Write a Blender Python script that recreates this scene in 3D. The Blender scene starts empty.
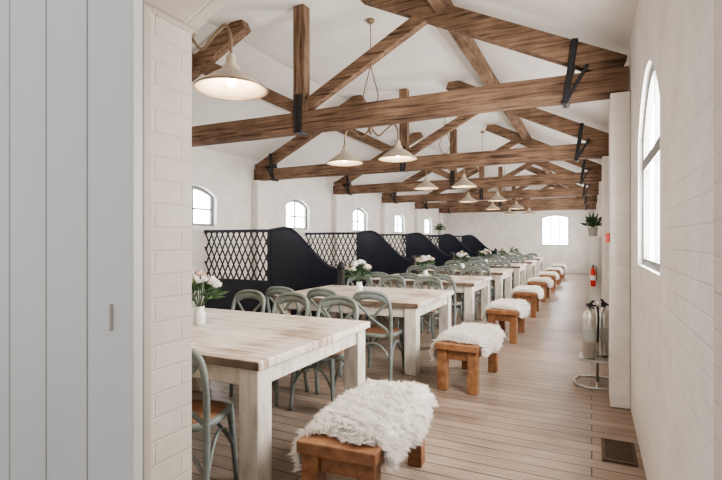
import bpy, math, random
from mathutils import Vector, Matrix
random.seed(7)
S=bpy.context.scene
H=1.4
# ---------------------------------------------------------------- materials
def nd(nt,t,**k):
    n=nt.nodes.new(t)
    for a,b in k.items(): setattr(n,a,b)
    return n
def mat(name,col,rough=0.6,var=0.0,scale=(6,6,6),bump=0.0,metal=0.0,spec=0.5,col2=None,emit=None,estr=0,lo=.32,hi=.68,transl=0):
    m=bpy.data.materials.new(name); m.use_nodes=True
    nt=m.node_tree; b=nt.nodes['Principled BSDF']
    b.inputs['Base Color'].default_value=(*col,1)
    b.inputs['Roughness'].default_value=rough
    b.inputs['Metallic'].default_value=metal
    b.inputs['Specular IOR Level'].default_value=spec
    if emit:
        b.inputs['Emission Color'].default_value=(*emit,1); b.inputs['Emission Strength'].default_value=estr
    tc=nd(nt,'ShaderNodeTexCoord'); mp=nd(nt,'ShaderNodeMapping'); mp.inputs['Scale'].default_value=scale
    nz=nd(nt,'ShaderNodeTexNoise'); nz.inputs['Scale'].default_value=1.0; nz.inputs['Detail'].default_value=6
    nt.links.new(tc.outputs['Object'],mp.inputs['Vector']); nt.links.new(mp.outputs[0],nz.inputs['Vector'])
    if col2 is None: col2=tuple(c*(1-var) for c in col)
    r=nd(nt,'ShaderNodeValToRGB'); r.color_ramp.elements[0].position=lo; r.color_ramp.elements[1].position=hi
    r.color_ramp.elements[0].color=(*col2,1); r.color_ramp.elements[1].color=(*col,1)
    nt.links.new(nz.outputs['Fac'],r.inputs['Fac']); nt.links.new(r.outputs[0],b.inputs['Base Color'])
    if bump>0:
        bp=nd(nt,'ShaderNodeBump'); bp.inputs['Strength'].default_value=bump; bp.inputs['Distance'].default_value=.01
        nt.links.new(nz.outputs['Fac'],bp.inputs['Height']); nt.links.new(bp.outputs[0],b.inputs['Normal'])
    if transl:
        t=nd(nt,'ShaderNodeBsdfTranslucent'); t.inputs[0].default_value=(*col,1)
        mx=nd(nt,'ShaderNodeMixShader'); mx.inputs[0].default_value=transl
        nt.links.new(b.outputs[0],mx.inputs[1]); nt.links.new(t.outputs[0],mx.inputs[2])
        nt.links.new(mx.outputs[0],nt.nodes['Material Output'].inputs[0])
    return m
def timber_mat(name,axis,c1,c2,c3):
    m=bpy.data.materials.new(name); m.use_nodes=True
    nt=m.node_tree; b=nt.nodes['Principled BSDF']; b.inputs['Roughness'].default_value=.8; b.inputs['Specular IOR Level'].default_value=.2
    tc=nd(nt,'ShaderNodeTexCoord'); mp=nd(nt,'ShaderNodeMapping')
    mp.inputs['Scale'].default_value={'X':(2.0,42,42),'Z':(42,42,2.0),'Y':(42,2.0,42)}[axis]
    nz=nd(nt,'ShaderNodeTexNoise'); nz.inputs['Scale'].default_value=1; nz.inputs['Detail'].default_value=8; nz.inputs['Distortion'].default_value=.5
    n2=nd(nt,'ShaderNodeTexNoise'); n2.inputs['Scale'].default_value=3.2; n2.inputs['Detail'].default_value=6
    oi=nd(nt,'ShaderNodeObjectInfo'); va=nd(nt,'ShaderNodeVectorMath',operation='ADD')
    nt.links.new(tc.outputs['Object'],va.inputs[0]); nt.links.new(oi.outputs['Location'],va.inputs[1])
    nt.links.new(va.outputs[0],mp.inputs[0]); nt.links.new(mp.outputs[0],nz.inputs[0]); nt.links.new(va.outputs[0],n2.inputs[0])
    r=nd(nt,'ShaderNodeValToRGB'); e=r.color_ramp.elements; e[0].position=.33; e[1].position=.68; e[0].color=(*c3,1); e[1].color=(*c1,1)
    k=e.new(.46); k.color=(*c2,1)
    nt.links.new(nz.outputs['Fac'],r.inputs[0])
    r2=nd(nt,'ShaderNodeValToRGB'); r2.color_ramp.elements[0].position=.35; r2.color_ramp.elements[1].position=.62
    r2.color_ramp.elements[0].color=(.58,.56,.55,1); r2.color_ramp.elements[1].color=(1,1,1,1)
    nt.links.new(n2.outputs['Fac'],r2.inputs[0])
    mx=nd(nt,'ShaderNodeMix',data_type='RGBA',blend_type='MULTIPLY'); mx.inputs['Factor'].default_value=.8
    nt.links.new(r.outputs[0],mx.inputs[6]); nt.links.new(r2.outputs[0],mx.inputs[7]); nt.links.new(mx.outputs[2],b.inputs['Base Color'])
    bp=nd(nt,'ShaderNodeBump'); bp.inputs['Strength'].default_value=.8; bp.inputs['Distance'].default_value=.012
    nt.links.new(nz.outputs['Fac'],bp.inputs['Height']); nt.links.new(bp.outputs[0],b.inputs['Normal'])
    return m
def brick_mat(name,col,axis,bw=.24,rh=.085,strength=.35,mort=.93):
    m=bpy.data.materials.new(name); m.use_nodes=True
    nt=m.node_tree; b=nt.nodes['Principled BSDF']; b.inputs['Roughness'].default_value=.7
    b.inputs['Specular IOR Level'].default_value=.3
    tc=nd(nt,'ShaderNodeTexCoord'); sp=nd(nt,'ShaderNodeSeparateXYZ'); cb=nd(nt,'ShaderNodeCombineXYZ')
    nt.links.new(tc.outputs['Object'],sp.inputs[0])
    nt.links.new(sp.outputs[{'X':0,'Y':1}[axis]],cb.inputs[0]); nt.links.new(sp.outputs[2],cb.inputs[1])
    br=nd(nt,'ShaderNodeTexBrick'); br.inputs['Scale'].default_value=1
    br.inputs['Brick Width'].default_value=bw; br.inputs['Row Height'].default_value=rh
    br.inputs['Mortar Size'].default_value=.006; br.inputs['Mortar Smooth'].default_value=.8
    br.inputs['Color1'].default_value=(*col,1); br.inputs['Color2'].default_value=(*[c*.96 for c in col],1)
    br.inputs['Mortar'].default_value=(*[c*mort for c in col],1)
    nt.links.new(cb.outputs[0],br.inputs['Vector'])
    nz=nd(nt,'ShaderNodeTexNoise'); nz.inputs['Scale'].default_value=3.5; nz.inputs['Detail'].default_value=8; nz.inputs['Roughness'].default_value=.62
    nt.links.new(tc.outputs['Object'],nz.inputs['Vector'])
    mx=nd(nt,'ShaderNodeMix',data_type='RGBA',blend_type='MULTIPLY'); mx.inputs['Factor'].default_value=.6
    rr=nd(nt,'ShaderNodeValToRGB'); rr.color_ramp.elements[0].color=(.80,.78,.75,1); rr.color_ramp.elements[1].color=(1,1,1,1)
    rr.color_ramp.elements[0].position=.3; rr.color_ramp.elements[1].position=.6
    nt.links.new(nz.outputs['Fac'],rr.inputs[0]); nt.links.new(br.outputs['Color'],mx.inputs[6]); nt.links.new(rr.outputs[0],mx.inputs[7])
    nt.links.new(mx.outputs[2],b.inputs['Base Color'])
    ad=nd(nt,'ShaderNodeMath',operation='MULTIPLY_ADD'); ad.inputs[1].default_value=-.6
    m3=nd(nt,'ShaderNodeMath',operation='MULTIPLY'); m3.inputs[1].default_value=2.2
    nt.links.new(nz.outputs['Fac'],m3.inputs[0])
    nt.links.new(br.outputs['Fac'],ad.inputs[0]); nt.links.new(m3.outputs[0],ad.inputs[2])
    bp=nd(nt,'ShaderNodeBump'); bp.inputs['Strength'].default_value=strength; bp.inputs['Distance'].default_value=.015
    nt.links.new(ad.outputs[0],bp.inputs['Height']); nt.links.new(bp.outputs[0],b.inputs['Normal'])
    return m
def plank_mat(name,c1,c2,mortar,axis,pw,pl,rough,gap=.004,bump=.4,grain=.5,dark=(.62,.6,.58),lo=.36,hi=.58,wet=None):
    m=bpy.data.materials.new(name); m.use_nodes=True
    nt=m.node_tree; b=nt.nodes['Principled BSDF']; b.inputs['Roughness'].default_value=rough
    tc=nd(nt,'ShaderNodeTexCoord'); sp=nd(nt,'ShaderNodeSeparateXYZ'); cb=nd(nt,'ShaderNodeCombineXYZ')
    nt.links.new(tc.outputs['Object'],sp.inputs[0])
    a,o=(0,1) if axis=='X' else (1,0)
    nt.links.new(sp.outputs[a],cb.inputs[0]); nt.links.new(sp.outputs[o],cb.inputs[1])
    br=nd(nt,'ShaderNodeTexBrick'); br.inputs['Scale'].default_value=1
    br.inputs['Brick Width'].default_value=pl; br.inputs['Row Height'].default_value=pw
    br.inputs['Mortar Size'].default_value=gap; br.inputs['Mortar Smooth'].default_value=.3
    br.inputs['Color1'].default_value=(*c1,1); br.inputs['Color2'].default_value=(*c2,1); br.inputs['Mortar'].default_value=(*mortar,1)
    nt.links.new(cb.outputs[0],br.inputs['Vector'])
    mp=nd(nt,'ShaderNodeMapping'); mp.inputs['Scale'].default_value=(2.5,45,1)
    nt.links.new(cb.outputs[0],mp.inputs[0])
    nz=nd(nt,'ShaderNodeTexNoise'); nz.inputs['Scale'].default_value=1; nz.inputs['Detail'].default_value=7
    nt.links.new(mp.outputs[0],nz.inputs[0])
    n2=nd(nt,'ShaderNodeTexNoise'); n2.inputs['Scale'].default_value=2.2; n2.inputs['Detail'].default_value=5
    nt.links.new(tc.outputs['Object'],n2.inputs[0])
    rr=nd(nt,'ShaderNodeValToRGB'); rr.color_ramp.elements[0].color=(*dark,1); rr.color_ramp.elements[1].color=(1.0,1.0,1.0,1)
    rr.color_ramp.elements[0].position=lo; rr.color_ramp.elements[1].position=hi
    mm=nd(nt,'ShaderNodeMath',operation='ADD'); nt.links.new(nz.outputs['Fac'],mm.inputs[0]); nt.links.new(n2.outputs['Fac'],mm.inputs[1])
    m2=nd(nt,'ShaderNodeMath',operation='MULTIPLY'); m2.inputs[1].default_value=.5; nt.links.new(mm.outputs[0],m2.inputs[0])
    nt.links.new(m2.outputs[0],rr.inputs[0])
    mx=nd(nt,'ShaderNodeMix',data_type='RGBA',blend_type='MULTIPLY'); mx.inputs['Factor'].default_value=grain
    nt.links.new(br.outputs['Color'],mx.inputs[6]); nt.links.new(rr.outputs[0],mx.inputs[7]); nt.links.new(mx.outputs[2],b.inputs['Base Color'])
    ad=nd(nt,'ShaderNodeMath',operation='MULTIPLY_ADD'); ad.inputs[1].default_value=-1.5
    nt.links.new(br.outputs['Fac'],ad.inputs[0]); nt.links.new(nz.outputs['Fac'],ad.inputs[2])
    bp=nd(nt,'ShaderNodeBump'); bp.inputs['Strength'].default_value=bump; bp.inputs['Distance'].default_value=.006
    nt.links.new(ad.outputs[0],bp.inputs['Height']); nt.links.new(bp.outputs[0],b.inputs['Normal'])
    return m
M={}
M['wallY']=brick_mat('painted_brick_side',(.84,.80,.76),'Y',strength=.38,mort=.96)
M['wallX']=brick_mat('painted_brick_end',(.84,.80,.76),'X',strength=.4)
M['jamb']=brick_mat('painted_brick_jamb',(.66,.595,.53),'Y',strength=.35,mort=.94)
M['ceil']=mat('ceiling_plaster',(.83,.795,.755),.8,.06,(2,2,2),.1)
M['floor']=plank_mat('floor_boards',(.37,.285,.225),(.27,.205,.16),(.05,.037,.03),'X',.125,3.1,.36,gap=.005,dark=(.52,.50,.49),grain=.85)
tc_=((.31,.205,.138),(.215,.135,.09),(.07,.045,.033))
M['truss']=timber_mat('old_timber','X',*tc_); M['trussZ']=timber_mat('old_timber_post','Z',*tc_); M['trussY']=timber_mat('old_timber_purlin','Y',*tc_)
M['iron']=mat('black_iron',(.02,.02,.025),.45,.3,(8,8,8),.1)
M['tabletop']=plank_mat('whitewashed_top',(.74,.685,.62),(.66,.60,.535),(.22,.17,.135),'X',.16,4,.45,.003,.5,.95,dark=(.46,.36,.28),lo=.39,hi=.50)
M['tableleg']=mat('cream_paint',(.68,.63,.56),.5,.28,(18,18,5),.25,lo=.3,hi=.55)
M['bench']=mat('bench_pine',(.34,.165,.08),.5,0,(16,4,16),.2,col2=(.18,.08,.038))
M['fur']=mat('sheepskin',(.95,.92,.88),.9,.03,(20,20,20),transl=.4)
M['chair']=mat('sage_paint',(.245,.275,.255),.5,0,(9,9,9),.15,col2=(.16,.185,.175))
M['seat']=mat('rattan_seat',(.26,.135,.075),.55,0,(60,60,60),.3,col2=(.17,.085,.047))
M['stall']=mat('black_stall_paint',(.018,.023,.040),.28,.3,(3,3,30),.15)
M['shade']=mat('enamel_shade',(.60,.52,.42),.45,.25,(8,8,8),.05)
M['brass']=mat('aged_brass',(.30,.23,.16),.4,.2,(9,9,9),0,metal=.6)
M['bulb']=mat('bulb_glow',(1,.9,.75),.3,0,emit=(1,.78,.5),estr=9)
M['frame']=mat('grey_window_frame',(.20,.21,.21),.5,.1,(5,5,5))
M['wframe']=mat('white_window_frame',(.80,.80,.78),.5,.05,(5,5,5))
M['door']=mat('door_paint',(.60,.60,.58),.5,.06,(4,4,1),.05)
M['groove']=mat('door_groove',(.25,.24,.22),.7,.1,(4,4,1))
M['doorframe']=mat('frame_paint',(.52,.465,.40),.55,.12,(8,8,3),.1)
M['steel']=mat('brushed_steel',(.62,.60,.57),.3,.1,(30,30,3),0,metal=.9)
M['red']=mat('red_enamel',(.55,.03,.02),.35,.1)
M['rubber_vent_dark']=mat('black_rubber_vent_dark',(.02,.02,.02),.6,.1)
M['label']=mat('paper_label',(.45,.45,.42),.6,.1)
M['petalw']=mat('white_petals',(.88,.84,.80),.7,.1,(20,20,20))
M['petalp']=mat('blush_petals',(.78,.56,.48),.7,.2,(20,20,20))
M['leaf']=mat('leaf_green',(.06,.12,.05),.5,.4,(15,15,15))
M['pot']=mat('ceramic_pot',(.45,.42,.38),.5,.1)
M['vase']=mat('milk_glass',(.75,.78,.76),.15,.05)
M['grille']=mat('rusty_grille',(.10,.06,.04),.6,.3)
M['cab']=mat('white_cabinet',(.75,.74,.71),.5,.05)
def pane_mat(name,col,s):
    m=bpy.data.materials.new(name); m.use_nodes=True
    nt=m.node_tree; b=nt.nodes['Principled BSDF']; b.inputs['Base Color'].default_value=(.6,.65,.7,1); b.inputs['Roughness'].default_value=.15
    tc=nd(nt,'ShaderNodeTexCoord'); nz=nd(nt,'ShaderNodeTexNoise'); nz.inputs['Scale'].default_value=1.5
    r=nd(nt,'ShaderNodeValToRGB'); r.color_ramp.elements[0].color=(*[c*.85 for c in col],1); r.color_ramp.elements[1].color=(*col,1)
    nt.links.new(tc.outputs['Object'],nz.inputs[0]); nt.links.new(nz.outputs['Fac'],r.inputs[0]); nt.links.new(r.outputs[0],b.inputs['Emission Color'])
    b.inputs['Emission Strength'].default_value=s
    return m
M['paneR']=pane_mat('daylit_glass_right',(1.0,.98,.95),24.0)
M['paneL']=pane_mat('daylit_glass_left',(.92,.96,1.0),7.0)

# ---------------------------------------------------------------- mesh builder
class MB:
    def __init__(s): s.v=[];s.f=[];s.m=[];s.sm=[];s.mats=[]
    def mi(s,m):
        if m not in s.mats: s.mats.append(m)
        return s.mats.index(m)
    def add(s,vs,fs,m,smooth=False):
        o=len(s.v); s.v+= [tuple(v) for v in vs]; k=s.mi(m)
        for f in fs: s.f.append([i+o for i in f]); s.m.append(k); s.sm.append(smooth)
    def box(s,x0,x1,y0,y1,z0,z1,m):
        vs=[(x,y,z) for x in(x0,x1) for y in(y0,y1) for z in(z0,z1)]
        s.add(vs,[(0,1,3,2),(4,6,7,5),(0,4,5,1),(2,3,7,6),(0,2,6,4),(1,5,7,3)],m)
    def beam(s,p0,p1,w,h,m,side=(0,1,0)):
        p0=Vector(p0);p1=Vector(p1);d=(p1-p0).normalized();sd=Vector(side)
        sd=(sd-d*sd.dot(d)).normalized();up=d.cross(sd)
        vs=[]
        for p in(p0,p1):
            for a in(-.5,.5):
                for b in(-.5,.5): vs.append(p+sd*a*w+up*b*h)
        s.add(vs,[(0,1,3,2),(4,6,7,5),(0,4,5,1),(2,3,7,6),(0,2,6,4),(1,5,7,3)],m)
    def tube(s,pts,r,m,seg=8,flat=1.0,closed=False):
        pts=[Vector(p) for p in pts];n=len(pts)
        rs=r if isinstance(r,(list,tuple)) else [r]*n
        vs=[];fs=[];prev=None
        for i,p in enumerate(pts):
            if closed: t=pts[(i+1)%n]-pts[i-1]
            else: t=pts[min(i+1,n-1)]-pts[max(i-1,0)]
            t.normalize()
            if prev is None:
                a=Vector((0,1,0)) if abs(t.y)<.9 else Vector((1,0,0))
            else: a=prev
            a=(a-t*a.dot(t)).normalized(); prev=a; b=t.cross(a)
            for k in range(seg):
                an=2*math.pi*k/seg
                vs.append(p+a*math.cos(an)*rs[i]*flat+b*math.sin(an)*rs[i])
        m2=n if closed else n-1
        for i in range(m2):
            j=(i+1)%n
            for k in range(seg):
                l=(k+1)%seg
                fs.append((i*seg+k,i*seg+l,j*seg+l,j*seg+k))
        if not closed:
            fs.append(tuple(range(seg))[::-1]); fs.append(tuple((n-1)*seg+k for k in range(seg)))
        s.add(vs,fs,m,True)
    def lathe(s,prof,c,m,seg=20,cap=True,axis='z'):
        vs=[];fs=[];n=len(prof)
        for r,z in prof:
            for k in range(seg):
                a=2*math.pi*k/seg
                vs.append((c[0]+r*math.cos(a),c[1]+r*math.sin(a),c[2]+z))
        for i in range(n-1):
            for k in range(seg):
                l=(k+1)%seg; fs.append((i*seg+k,i*seg+l,(i+1)*seg+l,(i+1)*seg+k))
        if cap:
            fs.append(tuple(range(seg))[::-1]); fs.append(tuple((n-1)*seg+k for k in range(seg)))
        s.add(vs,fs,m,True)
    def mesh(s,name):
        me=bpy.data.meshes.new(name); me.from_pydata(s.v,[],s.f)
        for m in s.mats: me.materials.append(M[m])
        me.polygons.foreach_set('material_index',s.m); me.polygons.foreach_set('use_smooth',s.sm)
        me.update(); return me
def obj(name,me,loc=(0,0,0),rz=0,bevel=0,parent=None):
    o=bpy.data.objects.new(name,me); S.collection.objects.link(o); o.location=loc; o.rotation_euler=(0,0,rz)
    if bevel:
        b=o.modifiers.new('bevel','BEVEL'); b.width=bevel; b.segments=2; b.limit_method='ANGLE'; b.angle_limit=math.radians(50)
    if parent: o.parent=parent
    return o
def smooth_path(pts,n=6):
    P=[Vector(p) for p in pts]; P=[P[0]*2-P[1]]+P+[P[-1]*2-P[-2]]; out=[]
    for i in range(1,len(P)-2):
        for k in range(n):
            t=k/n; a,b,c,d=P[i-1],P[i],P[i+1],P[i+2]
            out.append(.5*((2*b)+(c-a)*t+(2*a-5*b+4*c-d)*t*t+(3*b-a-3*c+d)*t**3))
    out.append(P[-2]); return out

# ---------------------------------------------------------------- room shell
XR,XL,YF,YB=.29,-6.3,1.375,21.9
ZW=3.06; ZC=4.08; SL=.495
XC=(XR+XL)/2
def arch(s0,s1,zs,rise,n=14):
    out=[]
    for i in range(n+1):
        t=i/n; out.append((s0+(s1-s0)*t, zs+rise*(1-(2*t-1)**2)))
    return out
def wall(name,axis,pos,sign,th,s0,s1,z0,z1,ops,m,topf=None):
    b=MB()
    P=(lambda s,d,z:(pos+sign*d,s,z)) if axis=='Y' else (lambda s,d,z:(s,pos+sign*d,z))
    top=topf or (lambda s:z1)
    def panel(pl):
        for d in(0,th): b.add([P(s,d,z) for s,z in pl],[tuple(range(len(pl)))],m)
    def quad3(a,c):
        b.add([P(a[0],0,a[1]),P(c[0],0,c[1]),P(c[0],th,c[1]),P(a[0],th,a[1])],[(0,1,2,3)],m)
    cur=s0
    brk=sorted([q for q in([XC-1.23,XC+1.23] if topf else []) ])
    def full(a,c,zb=z0):
        pts=[a]+[q for q in brk if a<q<c]+[c]
        for i in range(len(pts)-1):
            panel([(pts[i],zb),(pts[i+1],zb),(pts[i+1],top(pts[i+1])),(pts[i],top(pts[i]))])
    for (a,c,zb,zs,rise) in sorted(ops):
        full(cur,a)
        if zb>z0: panel([(a,z0),(c,z0),(c,zb),(a,zb)]); quad3((a,zb),(c,zb))
        ar=arch(a,c,zs,rise)
        for i in range(len(ar)-1):
            p,q=ar[i],ar[i+1]
            panel([p,q,(q[0],top(q[0])),(p[0],top(p[0]))]); quad3(p,q)
        quad3((a,zb),(a,zs)); quad3((c,zb),(c,zs))
        cur=c
    full(cur,s1)
    quad3((s0,z0),(s0,top(s0))); quad3((s1,z0),(s1,top(s1)))
    pts=[s0]+brk+[s1] if topf else [s0,s1]
    for i in range(len(pts)-1): quad3((pts[i],top(pts[i])),(pts[i+1],top(pts[i+1])))
    quad3((s0,z0),(s1,z0))
    return obj(name,b.mesh(name))
wn=[0]
def window(axis,pos,sign,a,c,zb,zs,rise,depth,fm,fw=.045,transom=None,nv=1,nh=1,pm='paneL'):
    wn[0]+=1; b=MB()
    P=(lambda s,d,z:(pos+sign*d,s,z)) if axis=='Y' else (lambda s,d,z:(s,pos+sign*d,z))
    def outline(o):
        A=arch(a+o,c-o,zs,rise-o if rise>o else .01); return [(a+o,zb+o)]+A+[(c-o,zb+o)]
    O=outline(0);I=outline(fw);n=len(O)
    for k in range(n):
        l=(k+1)%n
        b.add([P(O[k][0],depth-.04,O[k][1]),P(O[l][0],depth-.04,O[l][1]),P(I[l][0],depth-.04,I[l][1]),P(I[k][0],depth-.04,I[k][1]),
               P(I[l][0],depth+.01,I[l][1]),P(I[k][0],depth+.01,I[k][1])],[(0,1,2,3),(3,2,4,5)],fm)
    def bar(s0,s1,z0,z1,d0=-.03,d1=.008):
        p=P(s0,depth+d0,z0);q=P(s1,depth+d1,z1)
        b.box(min(p[0],q[0]),max(p[0],q[0]),min(p[1],q[1]),max(p[1],q[1]),z0,z1,fm)
    def ztop(s): t=(s-a)/(c-a); return zs+rise*(1-(2*t-1)**2)-fw*.6
    if transom: bar(a+fw,c-fw,transom-.035,transom+.035,-.045)
    for i in range(1,nv+1):
        s=a+(c-a)*i/(nv+1); bar(s-.016,s+.016,zb+fw,ztop(s))
    for i in range(1,nh+1):
        z=zb+(zs+rise*.5-zb)*i/(nh+1); bar(a+fw,c-fw,z-.014,z+.014)
    p=P(a,0,0);q=P(c,depth,0)
    b.box(min(p[0],q[0]),max(p[0],q[0]),min(p[1],q[1]),max(p[1],q[1]),zb,zb+.012,'wframe')
    root=obj('window_%d'%wn[0],b.mesh('window'))
    g=MB(); g.add([P(s,depth,z) for s,z in outline(fw*.5)],[tuple(range(n))],pm); obj('glass_%d'%wn[0],g.mesh('glass'),parent=root)
    return root
def ctop(x): return min(ZC,ZW+SL*(min(XR-x,x-XL)))+.02
bays=[6.3,9.55,12.95,16.25,19.6]
lops=[(y-.5,y+.5,1.64,2.2,.17) for y in [3.0]+bays]
rops=[(2.64,3.81,1.22,2.08,.34)]+[(y-.55,y+.55,1.22,2.08,.34) for y in bays]
wall('wall_left','Y',XL,-1,.3,YF-.27,YB+.3,0,ZW+.02,lops,'wallY')
wall('wall_right','Y',XR,1,.3,-2.5,YB+.3,0,ZW+.02,rops,'wallY')
wall('wall_back','X',YB,1,.3,XL,XR,0,0,[(-1.96,-.86,1.16,2.33,.15)],'wallX',topf=ctop)
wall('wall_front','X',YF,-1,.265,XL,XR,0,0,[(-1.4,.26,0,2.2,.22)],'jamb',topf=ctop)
for o in lops: window('Y',XL,-1,*o,.12,'frame',fw=.06)
for i,o in enumerate(rops): window('Y',XR,1,*o,.07,'frame',fw=.055,transom=1.90,nv=1,nh=0,pm='paneR')
window('X',YB,1,-1.96,-.86,1.16,2.33,.15,.1,'frame',nv=2,nh=2)
b=MB(); b.box(XL-.3,XR+.3,-2.5,YB+.3,-.12,0,'floor'); obj('floor',b.mesh('floor'))
b=MB()
xf=1.0/SL*(ZC-ZW)
prof=[(XR+.02,ZW-.01),(XR-xf,ZC),(XL+xf,ZC),(XL-.02,ZW-.01)]
for i in range(3):
    p,q=prof[i],prof[i+1]
    b.add([(p[0],YF-.27,p[1]),(q[0],YF-.27,q[1]),(q[0],YB+.3,q[1]),(p[0],YB+.3,p[1]),
           (p[0],YF-.27,p[1]+.1),(q[0],YF-.27,q[1]+.1),(q[0],YB+.3,q[1]+.1),(p[0],YB+.3,p[1]+.1)],[(0,1,2,3),(4,7,6,5),(0,4,5,1),(2,6,7,3)],'ceil')
obj('ceiling',b.mesh('ceiling'))
# ---------------------------------------------------------------- trusses
TY=[4.62,7.95,11.3,14.6,17.9,21.2]
def ztopr(x): return 2.98+SL*((XR-.09)-x)
b=MB(); TB=2.63; TH=.23
nseg=12; rr_=random.Random(11)
xs=[XL+.01+(XR-XL-.02)*i/nseg for i in range(nseg+1)]
secs=[]
for x in xs:
    j=lambda a=.008: rr_.uniform(-a,a)
    secs.append([(x,-.075+j(),TB+j()),(x,.075+j(),TB+j()),(x,.075+j(),TB+TH+j()),(x,-.075+j(),TB+TH+j())])
vs=[p for s_ in secs for p in s_]; fs=[]
for i in range(nseg):
    for k in range(4):
        l=(k+1)%4; fs.append((i*4+k,i*4+l,(i+1)*4+l,(i+1)*4+k))
fs+=[(3,2,1,0),tuple(nseg*4+k for k in range(4))]
b.add(vs,fs,'truss')
hw=(XR-XL)/2-.06
th=.2
xe=(4.07-2.87)/SL
b.beam((XC+hw,0,2.86),(XC+hw-xe,0,2.86+SL*xe),.13,th,'truss')
b.beam((XC-hw,0,2.86),(XC-hw+xe,0,2.86+SL*xe),.13,th,'truss')
b.box(XC-.075,XC+.075,-.065,.065,TB+TH,ZC,'trussZ')
b.box(XC-.11,XC+.11,-.07,.07,TB+TH,TB+TH+.12,'trussZ')
for sg in(-1,1):
    b.beam((XC+sg*.08,0,TB+TH+.07),(XC+sg*1.5,0,3.68),.1,.13,'truss')
    b.beam((XC+sg*(hw-.44),0,TB-.03),(XC+sg*(hw-.36),0,3.16),.182,.055,'iron')
    b.beam((XC+sg*(hw-.44),0,TB-.03),(XC+sg*(hw-.26),0,2.92),.180,.03,'iron')
    b.beam((XC+sg*.03,0,TB-.012),(XC+sg*.03,0,TB+TH+.2),.178,.04,'iron')
tm=b.mesh('roof_truss')
for y in TY: obj('roof_truss',tm,(0,y,0),bevel=.010)
z=ztopr(XR-1.62)+.005
for x in (XR-1.62,2*XC-(XR-1.62)):
    b=MB(); b.box(x-.06,x+.06,YF,YB,z-.1,z+.07,'trussY'); obj('roof_purlin',b.mesh('roof_purlin'),bevel=.01)
b=MB(); b.box(XR-.15,XR-.001,-.18,.18,0,TB,'wallY'); pm=b.mesh('brick_pier')
b=MB(); b.box(XL+.001,XL+.15,-.18,.18,0,TB,'wallY'); pl=b.mesh('brick_pier')
for y in TY: obj('brick_pier',pm,(0,y+.05,0),bevel=.01); obj('brick_pier',pl,(0,y+.05,0),bevel=.01)
# ---------------------------------------------------------------- boarded door
b=MB(); x=-1.327
for i in range(5):
    b.box(x-.227,x-.003,1.055,1.094,.02,2.62,'door'); x-=.231
b.box(-2.48,-1.335,1.085,1.106,.05,2.6,'groove')
b.box(-1.435,-1.425,1.045,1.056,1.10,1.19,'doorframe')
obj('door_1',b.mesh('door_1'),bevel=.004)
b=MB(); b.box(-1.399,-1.385,1.11,1.175,0,2.21,'doorframe'); obj('trim_1',b.mesh('trim_1'),bevel=.004)
# ---------------------------------------------------------------- stall dividers
b=MB(); X0,X1=XL+.02,-3.5; XS=-4.85; ZT=1.55; ZLt=.70
def sw(x):
    if x<XS: return ZT
    t=(x-XS)/(X1-XS); t2=max(0,(t-.22)/.74); t2=min(1,t2)
    return ZT+.035*math.sin(min(1,t/.5)*math.pi)-.62*(t2*t2*(3-2*t2))
n=32
b.box(X0,XS,-.025,.025,.05,ZLt-.02,'stall')
for i in range(n):
    xa=XS+(X1-XS)*i/n; xb=XS+(X1-XS)*(i+1)/n; za,zb_=sw(xa),sw(xb)
    vs=[(xa,-.03,.05),(xb,-.03,.05),(xb,-.03,zb_),(xa,-.03,za),(xa,.03,.05),(xb,.03,.05),(xb,.03,zb_),(xa,.03,za)]
    b.add(vs,[(0,1,2,3),(4,7,6,5),(3,2,6,7)],'stall')
b.tube([(XS+(X1-XS)*i/n,0,sw(XS+(X1-XS)*i/n)) for i in range(n+1)],.038,'stall')
b.box(X0,XS,-.035,.035,ZT-.02,ZT+.03,'stall'); b.box(X0,XS,-.035,.035,ZLt-.04,ZLt+.02,'stall')
b.box(XS-.03,XS+.03,-.04,.04,0,ZT+.03,'stall')
L=XS-X0-.03; k=11
for i in range(-4,k):
    for sg in (1,-1):
        xa=X0+L*i/k; xb=xa+L*3.2/k; za,zb_=ZLt,ZT-.01
        A=max(xa,X0);B=min(xb,X0+L)
        if B<=A: continue
        fa=(A-xa)/(xb-xa);fb=(B-xa)/(xb-xa)
        if sg<0: fa,fb=1-fa,1-fb
        b.tube([(A,.01*sg,za+(zb_-za)*fa),(B,.01*sg,za+(zb_-za)*fb)],.013,'iron',6)
b.tube([(X1,0,0),(X1,0,.95)],.055,'iron',14); b.lathe([(.03,0),(.06,.03),(.065,.07),(.04,.12),(.005,.14)],(X1,0,.93),'iron',14)
b.lathe([(.09,0),(.09,.05),(.06,.1)],(X1,0,0),'iron',14)
b.box(XS+.1,X1-.15,-.04,.04,.12,.18,'stall'); b.box(XS+.1,X1-.15,-.04,.04,.62,.68,'stall')
sm_=b.mesh('horse_stall_divider')
DY=[3.3,6.5,9.85,13.1,16.4,19.7]
for y in DY: obj('horse_stall_divider',sm_,(0,y,0))
# ---------------------------------------------------------------- tables
TX0,TX1=-3.40,-1.59
b=MB(); W=TX1-TX0; D=1.42
b.box(-W/2,W/2,0,D,.70,.75,'tabletop')
e=.03
b.box(-W/2+e+.02,W/2-e-.02,e+.02,e+.05,.59,.70,'tableleg'); b.box(-W/2+e+.02,W/2-e-.02,D-e-.05,D-e-.02,.59,.70,'tableleg')
b.box(-W/2+e+.02,-W/2+e+.05,e+.02,D-e-.02,.59,.70,'tableleg'); b.box(W/2-e-.05,W/2-e-.02,e+.02,D-e-.02,.59,.70,'tableleg')
for sx in(-1,1):
    for y0 in(e,D-e-.13):
        xa=sx*(W/2-e); xb=sx*(W/2-e-.13)
        b.box(min(xa,xb),max(xa,xb),y0,y0+.13,0,.70,'tableleg')
tbl=b.mesh('dining_table')
TYS=[2.03+2.57*i for i in range(7)]
for y in TYS: obj('dining_table',tbl,((TX0+TX1)/2,y,0),bevel=.008)
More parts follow.
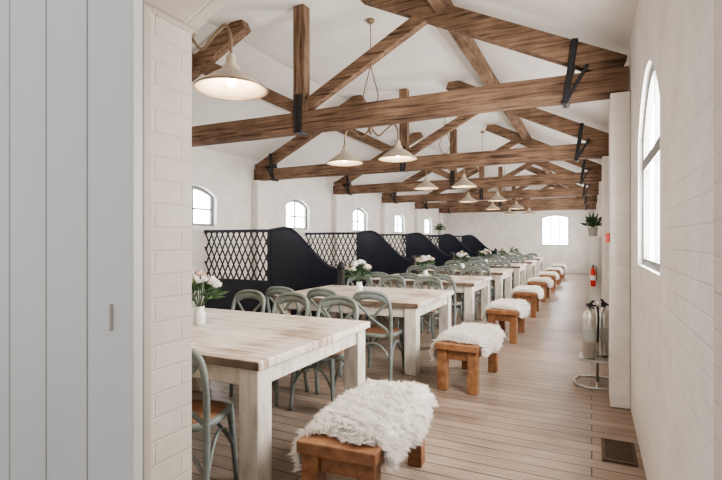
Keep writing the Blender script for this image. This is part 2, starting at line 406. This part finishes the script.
# ---------------------------------------------------------------- chairs (face +Y)
b=MB()
hoop=[(-.20,-.25,0),(-.19,-.215,.25),(-.185,-.2,.46),(-.195,-.235,.66),(-.185,-.27,.80),(-.13,-.285,.865),(0,-.295,.885),
      (.13,-.285,.865),(.185,-.27,.80),(.195,-.235,.66),(.185,-.2,.46),(.19,-.215,.25),(.20,-.25,0)]
b.tube(smooth_path(hoop,5),.0185,'chair',8)
tr=smooth_path([(-.175,-.272,.80),(-.09,-.292,.835),(0,-.298,.845),(.09,-.292,.835),(.175,-.272,.80)],5)
b.tube(tr,.032,'chair',8,flat=.45)
for sg in(-1,1):
    b.tube(smooth_path([(sg*.178,-.272,.80),(sg*.10,-.262,.72),(0,-.245+sg*.006,.62),(-sg*.12,-.222,.53),(-sg*.17,-.2,.475)],5),.015,'chair',8,flat=.6)
    b.tube(smooth_path([(sg*.20,.19,0),(sg*.185,.175,.24),(sg*.17,.16,.45)],4),[.015,.016,.017,.018,.019,.02,.021,.022,.022],'chair',8)
    b.tube(smooth_path([(sg*.19,-.215,.20),(sg*.186,-.12,.33),(sg*.18,-.02,.37),(sg*.18,.08,.33),(sg*.188,.18,.20)],4),.010,'chair',6)
b.tube(smooth_path([(-.188,.18,.20),(-.1,.168,.33),(0,.165,.37),(.1,.168,.33),(.188,.18,.20)],4),.010,'chair',6)
b.tube(smooth_path([(-.19,-.215,.20),(-.1,-.21,.33),(0,-.21,.37),(.1,-.21,.33),(.19,-.215,.20)],4),.010,'chair',6)
def seatring(sc,z,n=28):
    o=[]
    for i in range(n):
        a=2*math.pi*i/n; c,s_=math.cos(a),math.sin(a)
        x=math.copysign(abs(c)**.65,c); y=math.copysign(abs(s_)**.65,s_)
        w=.205+.02*y
        o.append((x*w*sc,y*.205*sc-.005,z))
    return o
n=28
def rings(rs,m):
    vs=[];fs=[]
    for r in rs: vs+=r
    for i in range(len(rs)-1):
        for k in range(n):
            l=(k+1)%n; fs.append((i*n+k,i*n+l,(i+1)*n+l,(i+1)*n+k))
    fs.append(tuple(range(n))); fs.append(tuple((len(rs)-1)*n+k for k in range(n)))
    b.add(vs,fs,m,True)
rings([seatring(.96,.425),seatring(1.0,.432),seatring(1.0,.452),seatring(.96,.46),seatring(.84,.459)],'chair')
rings([seatring(.86,.455),seatring(.85,.466),seatring(.6,.462),seatring(.2,.460)],'seat')
cm=b.mesh('cross_back_chair')
for ti,y in enumerate(TYS):
    for i in range(3):
        x=-1.97-.53*i
        if ti==0 and i==0: obj('cross_back_chair',cm,(-1.985,1.93,0),math.radians(21))
        else: obj('cross_back_chair',cm,(x+random.uniform(-.015,.015),y-.05+random.uniform(-.05,.01),0),random.uniform(-.06,.06))
        obj('cross_back_chair',cm,(x-.06+random.uniform(-.015,.015),y+D+.03+random.uniform(-.03,.05),0),math.pi+random.uniform(-.06,.06))
# ---------------------------------------------------------------- benches
b=MB(); BL=.98; BW=.40
b.box(-BW/2,BW/2,-BL/2,BL/2,.385,.445,'bench')
for sx in(-1,1):
    for sy in(-1,1):
        xa=sx*(BW/2-.012); xb=sx*(BW/2-.102); ya=sy*(BL/2-.03); yb=sy*(BL/2-.12)
        b.box(min(xa,xb),max(xa,xb),min(ya,yb),max(ya,yb),0,.385,'bench')
for sy in(-1,1):
    yc=sy*(BL/2-.075); b.box(-BW/2+.1,BW/2-.1,yc-.02,yc+.02,.29,.385,'bench')
for sx in(-1,1):
    xc=sx*(BW/2-.057); b.box(xc-.02,xc+.02,-BL/2+.12,BL/2-.12,.30,.385,'bench')
bm_=b.mesh('wooden_bench')
b=MB()
def fprof(a,sg):
    r=.055; hx=.165
    if a<hx: return Vector((sg*a,0,.452)),Vector((0,0,1)),0
    q=a-hx; ph=min(q/r,math.pi/2); ex=max(0,q-r*math.pi/2)
    return Vector((sg*(hx+r*math.sin(ph)),0,.452-r*(1-math.cos(ph))-ex)),Vector((sg*math.sin(ph),0,math.cos(ph))),ph
NU,NV=34,44
def amax(v,sg): return (.345 if sg<0 else .305)+.03*math.sin(v*4+sg)+.015*math.sin(v*11+2*sg)
def ymax(u): return .44+.02*math.sin(u*6)
def lump(u,v): return .020+.012*math.sin(u*9+v*13)*math.cos(v*17)
vs=[];fs=[]
for j in range(NV+1):
    v=-1+2*j/NV
    for i in range(NU+1):
        u=-1+2*i/NU; sg=1 if u>=0 else -1
        p,nn,ph=fprof(abs(u)*amax(v,sg),sg)
        ed=min(1,(1-max(abs(u),abs(v)))*6)
        p=p+nn*(.003+lump(u,v)*ed); p.y=v*ymax(u)
        vs.append(p)
for j in range(NV):
    for i in range(NU): fs.append((j*(NU+1)+i,j*(NU+1)+i+1,(j+1)*(NU+1)+i+1,(j+1)*(NU+1)+i))
b.add(vs,fs,'fur',True)
rnd=random.Random(3); vs=[];fs=[]
for q in range(3000):
    u=rnd.uniform(-1,1);v=rnd.uniform(-1,1); sg=1 if u>=0 else -1
    ed=min(1,(1-max(abs(u),abs(v)))*6)
    p0,nn,ph=fprof(abs(u)*amax(v,sg),sg); p0=p0+nn*(lump(u,v)*ed); p0.y=v*ymax(u)
    flow=Vector((math.sin(v*5+u*2)*.45+u*.25,math.cos(u*4+v*3)*.35+v*.35,0))
    d0=nn*.5+flow+Vector((rnd.gauss(0,.26),rnd.gauss(0,.26),rnd.gauss(0,.1)-.35*(ph>0.3)))
    d0.normalize(); L0=rnd.uniform(.035,.06)
    for w in range(17):
        p=p0+Vector((rnd.gauss(0,.008),rnd.gauss(0,.008),-.004 if ph>.3 else 0))
        d=(d0+Vector((rnd.gauss(0,.14),rnd.gauss(0,.14),rnd.gauss(0,.10)))).normalized(); Ln=L0*rnd.uniform(.7,1.1)
        side=d.cross(Vector((rnd.gauss(0,1),rnd.gauss(0,1),rnd.gauss(0,1)))).normalized()*.0016
        mid=p+d*Ln*.55; tip=p0+d0*Ln+Vector((rnd.gauss(0,.007),rnd.gauss(0,.007),-.012))
        o=len(vs); vs+=[p-side,p+side,mid+side*.8,mid-side*.8,tip]; fs+=[(o,o+1,o+2,o+3),(o+3,o+2,o+4)]
b.add(vs,fs,'fur',True)
fm=b.mesh('sheepskin_throw')
BX=-1.10
BYS=[2.40+2.36*i for i in range(8)]
for i,y in enumerate(BYS):
    rz=[.07,-.03,.0,.03,-.02,.02,0,0][i]
    obj('wooden_bench',bm_,(BX,y,0),rz,bevel=.007)
    obj('sheepskin_throw',fm,(BX,y+.03,0),rz)
# ---------------------------------------------------------------- flowers
def petalball(b,c,r,m,rn):
    for ring,(tilt,cnt) in enumerate([(.25,3),(.7,5),(1.15,6)]):
        for k in range(cnt):
            a=2*math.pi*k/cnt+ring*.5+rn.random()*.3
            ax=Vector((math.cos(a),math.sin(a),0)); up=Vector((0,0,1))
            d=(up*math.cos(tilt)+ax*math.sin(tilt)); sd=Vector((-math.sin(a),math.cos(a),0)); nn=d.cross(sd)
            o=[c+d*r*.15, c+d*r*.6+sd*r*.5-nn*r*.1, c+d*r+sd*r*.28+nn*r*.12, c+d*r*1.02-sd*r*.28+nn*r*.12, c+d*r*.6-sd*r*.5-nn*r*.1]
            b.add(o,[(0,1,2,3,4)],m,False)
    b.lathe([(r*.1,-r*.1),(r*.42,r*.15),(r*.4,r*.5),(r*.1,r*.75)],c,m,8)
def leaf(b,p,d,L,w,rn,m='leaf'):
    d=d.normalized(); sd=d.cross(Vector((rn.gauss(0,1),rn.gauss(0,1),rn.gauss(0,1)))).normalized(); nn=d.cross(sd)
    b.add([p,p+d*L*.4+sd*w,p+d*L,p+d*L*.4-sd*w,p+d*L*.5-nn*w*.5],[(0,1,4),(1,2,4),(2,3,4),(3,0,4)],m,False)
def bouquet(seed):
    rn=random.Random(seed); b=MB()
    b.lathe([(.035,0),(.045,.01),(.045,.09),(.032,.115),(.038,.14),(.034,.14),(.028,.115)],(0,0,0),'vase',16)
    for k in range(15):
        a=rn.random()*6.28; el=rn.uniform(.1,1.35); R=.13
        c=Vector((math.cos(a)*math.sin(el)*R,math.sin(a)*math.sin(el)*R,.24+.12*math.cos(el)))
        b.tube([(0,0,.1),c],.003,'leaf',5)
        petalball(b,c,rn.uniform(.042,.06),'petalw' if rn.random()<.8 else 'petalp',rn)
    for k in range(90):
        a=rn.random()*6.28; el=rn.uniform(.2,1.8); d=Vector((math.cos(a)*math.sin(el),math.sin(a)*math.sin(el),math.cos(el)))
        leaf(b,Vector((0,0,.21))+d*rn.uniform(.05,.14),d+Vector((0,0,.15)),rn.uniform(.05,.12),.016,rn)
    return b.mesh('flower_arrangement')
fl=[bouquet(1),bouquet(2),bouquet(5)]
for i,y in enumerate(TYS):
    obj('flower_arrangement',fl[i%3],((-2.72 if i==0 else -2.55),y+(.72 if i==0 else .6),.75),i*1.3)
def plant(seed,R,n):
    rn=random.Random(seed); b=MB()
    b.lathe([(.06,0),(.085,.13),(.09,.14),(.08,.14),(.075,.12)],(0,0,0),'pot',16)
    for k in range(n):
        a=rn.random()*6.28; el=rn.uniform(.0,1.5); d=Vector((math.cos(a)*math.sin(el),math.sin(a)*math.sin(el),math.cos(el)))
        p=Vector((0,0,.16))+d*rn.uniform(.02,R)
        if k%5==0: b.tube([(0,0,.12),p],.003,'leaf',5)
        leaf(b,p,d+Vector((0,0,.2)),rn.uniform(.06,.12),.025,rn)
    return b.mesh('potted_plant')
# ---------------------------------------------------------------- pendant fixtures
b=MB()
ZL=2.36; SP=.355
b.lathe([(.05,1.72),(.05,1.69),(.02,1.67)][::-1],(0,0,ZL),'brass',14)
b.tube([(0,0,ZL+1.7),(0,0,ZL+1.2)],.006,'brass',6)
b.tube([(.025*math.cos(a),0,ZL+1.18+.025*math.sin(a)) for a in [i*math.pi/6 for i in range(12)]],.005,'brass',6,closed=True)
for sg in(-1,1):
    b.tube(smooth_path([(0,0,ZL+1.16),(sg*.05,0,ZL+.98),(sg*.10,0,ZL+.78),(sg*.05,0,ZL+.66),(0,0,ZL+.60)],5),.007,'brass',6)
    b.tube(smooth_path([(0,0,ZL+.42),(sg*.10,0,ZL+.30),(sg*.2,0,ZL+.36),(sg*.30,0,ZL+.42),(sg*.35,0,ZL+.34),(sg*SP,0,ZL+.19)],6),.010,'brass',8)
    c=(sg*SP,0,ZL)
    b.lathe([(.016,.225),(.03,.21),(.034,.165),(.052,.145),(.056,.125),(.10,.098),(.165,.05),(.215,.014),(.228,0),(.215,.002),(.16,.042),(.10,.085),(.05,.115)],c,'shade',32,cap=False)
    b.tube([(sg*SP+.228*math.cos(a),.228*math.sin(a),ZL) for a in [i*math.pi/16 for i in range(32)]],.006,'brass',6,closed=True)
    b.lathe([(.012,.12),(.02,.10),(.032,.065),(.03,.04),(.012,.02)],c,'bulb',12)
b.lathe([(.005,.32),(.025,.35),(.035,.42),(.02,.48),(.012,.60),(.004,.64)],(0,0,ZL),'brass',14)
lm=b.mesh('pendant_lamp')
for y in [2.36,5.25,8.5,11.85,15.1,18.45]:
    o=obj('pendant_lamp',lm,(-2.42,y,0))
    for sg in(-1,1):
        l=bpy.data.lights.new('bulb_light','POINT'); l.energy=7; l.color=(1,.8,.58); l.shadow_soft_size=.04
        q=bpy.data.objects.new('bulb_light',l); S.collection.objects.link(q); q.parent=o; q.location=(sg*SP,0,ZL+.005)
# ---------------------------------------------------------------- right hand side items
b=MB()
b.box(-.02,.28,8.26,8.86,0,1.42,'cab'); b.box(-.035,.28,8.24,8.88,1.42,1.46,'cab')
b.box(-.03,-.02,8.29,8.55,.08,1.38,'cab'); b.box(-.03,-.02,8.57,8.83,.08,1.38,'cab')
b.box(-.045,-.03,8.52,8.54,.7,.82,'steel'); b.box(-.045,-.03,8.58,8.60,.7,.82,'steel')
obj('storage_cabinet',b.mesh('storage_cabinet'),bevel=.006)
obj('potted_plant',plant(4,.14,110),(.02,8.50,1.461))
obj('potted_plant',plant(9,.22,120),(-4.86,16.4,1.581))
def ext(m,sc=1,n='fire_extinguisher'):
    b=MB()
    b.lathe([(.045,0),(.06,.02),(.06,.38),(.05,.43),(.022,.46),(.02,.49)],(0,0,0),m,18)
    b.box(-.02,.02,-.045,.03,.49,.52,'rubber_vent_dark'); b.beam((0,-.02,.52),(0,-.12,.56),.02,.012,'rubber_vent_dark',(1,0,0)); b.beam((0,-.02,.50),(0,-.11,.49),.02,.012,'rubber_vent_dark',(1,0,0))
    b.tube(smooth_path([(.02,0,.50),(.07,0,.49),(.083,0,.38),(.075,0,.15)],5),.009,'rubber_vent_dark',8)
    b.lathe([(.0612,.16),(.0612,.28)],(0,0,0),'label' if m=='steel' else 'cab',18,cap=False)
    b.v=[(x*sc,y*sc,z*sc) for x,y,z in b.v]
    return b.mesh(n)
es=ext('steel')
obj('fire_extinguisher',es,(-.02,5.06,.27),.3); obj('fire_extinguisher',es,(.11,5.22,.27),-.2)
obj('fire_extinguisher',ext('red',.62),(.02,8.18,.68))
b=MB()
b.tube(smooth_path([(-.12,4.98,.02),(.0,4.94,.015),(.2,4.98,.02),(.24,5.15,.02),(.2,5.34,.02),(.0,5.38,.015),(-.12,5.3,.02)],5),.012,'steel',8)
b.tube([(-.12,4.98,.02),(-.16,5.14,.02),(-.12,5.3,.02)],.012,'steel',8)
b.tube([(.05,4.94,.02),(.05,5.38,.02)],.012,'steel',8)
b.tube([(.05,5.14,.02),(.05,5.14,.78)],.014,'steel',8)
b.box(-.11,.20,4.98,5.30,.245,.268,'steel')
b.tube([(.05,5.14,.78),(.05,5.06,.80),(.05,5.0,.78)],.012,'steel',8)
obj('extinguisher_stand',b.mesh('extinguisher_stand'))
b=MB(); b.box(.105,.139,4.55,4.62,1.38,1.46,'red'); b.box(.102,.106,4.565,4.605,1.40,1.44,'cab'); obj('fire_alarm_call_point',b.mesh('fire_alarm_call_point'),bevel=.003)
b=MB()
b.box(.06,.26,3.38,3.40,0,.012,'grille'); b.box(.06,.26,3.72,3.74,0,.012,'grille'); b.box(.06,.08,3.4,3.72,0,.012,'grille'); b.box(.24,.26,3.4,3.72,0,.012,'grille')
for i in range(15): b.box(.08,.24,3.405+i*.0212,3.417+i*.0212,0,.010,'grille')
b.box(.08,.24,3.4,3.72,.0005,.003,'rubber_vent_dark')  # thin black sheet, painted shade for the dark opening below the slats
obj('floor_vent_grille',b.mesh('floor_vent_grille'))
# ---------------------------------------------------------------- light
w=bpy.data.worlds.new('World'); S.world=w; w.use_nodes=True
bg=w.node_tree.nodes['Background']; bg.inputs[0].default_value=(.95,.97,1,1); bg.inputs[1].default_value=.6
# ---------------------------------------------------------------- camera
c=bpy.data.cameras.new('Camera'); c.sensor_width=36; c.lens=475/722*36; c.clip_start=.02
o=bpy.data.objects.new('Camera',c); S.collection.objects.link(o); o.location=(0,0,H); o.rotation_euler=(math.radians(90),0,math.radians(25.9))
S.camera=o
S.view_settings.view_transform='AgX'
try: S.view_settings.look='AgX - Medium High Contrast'
except Exception as ex: print(ex)
S.view_settings.exposure=.95
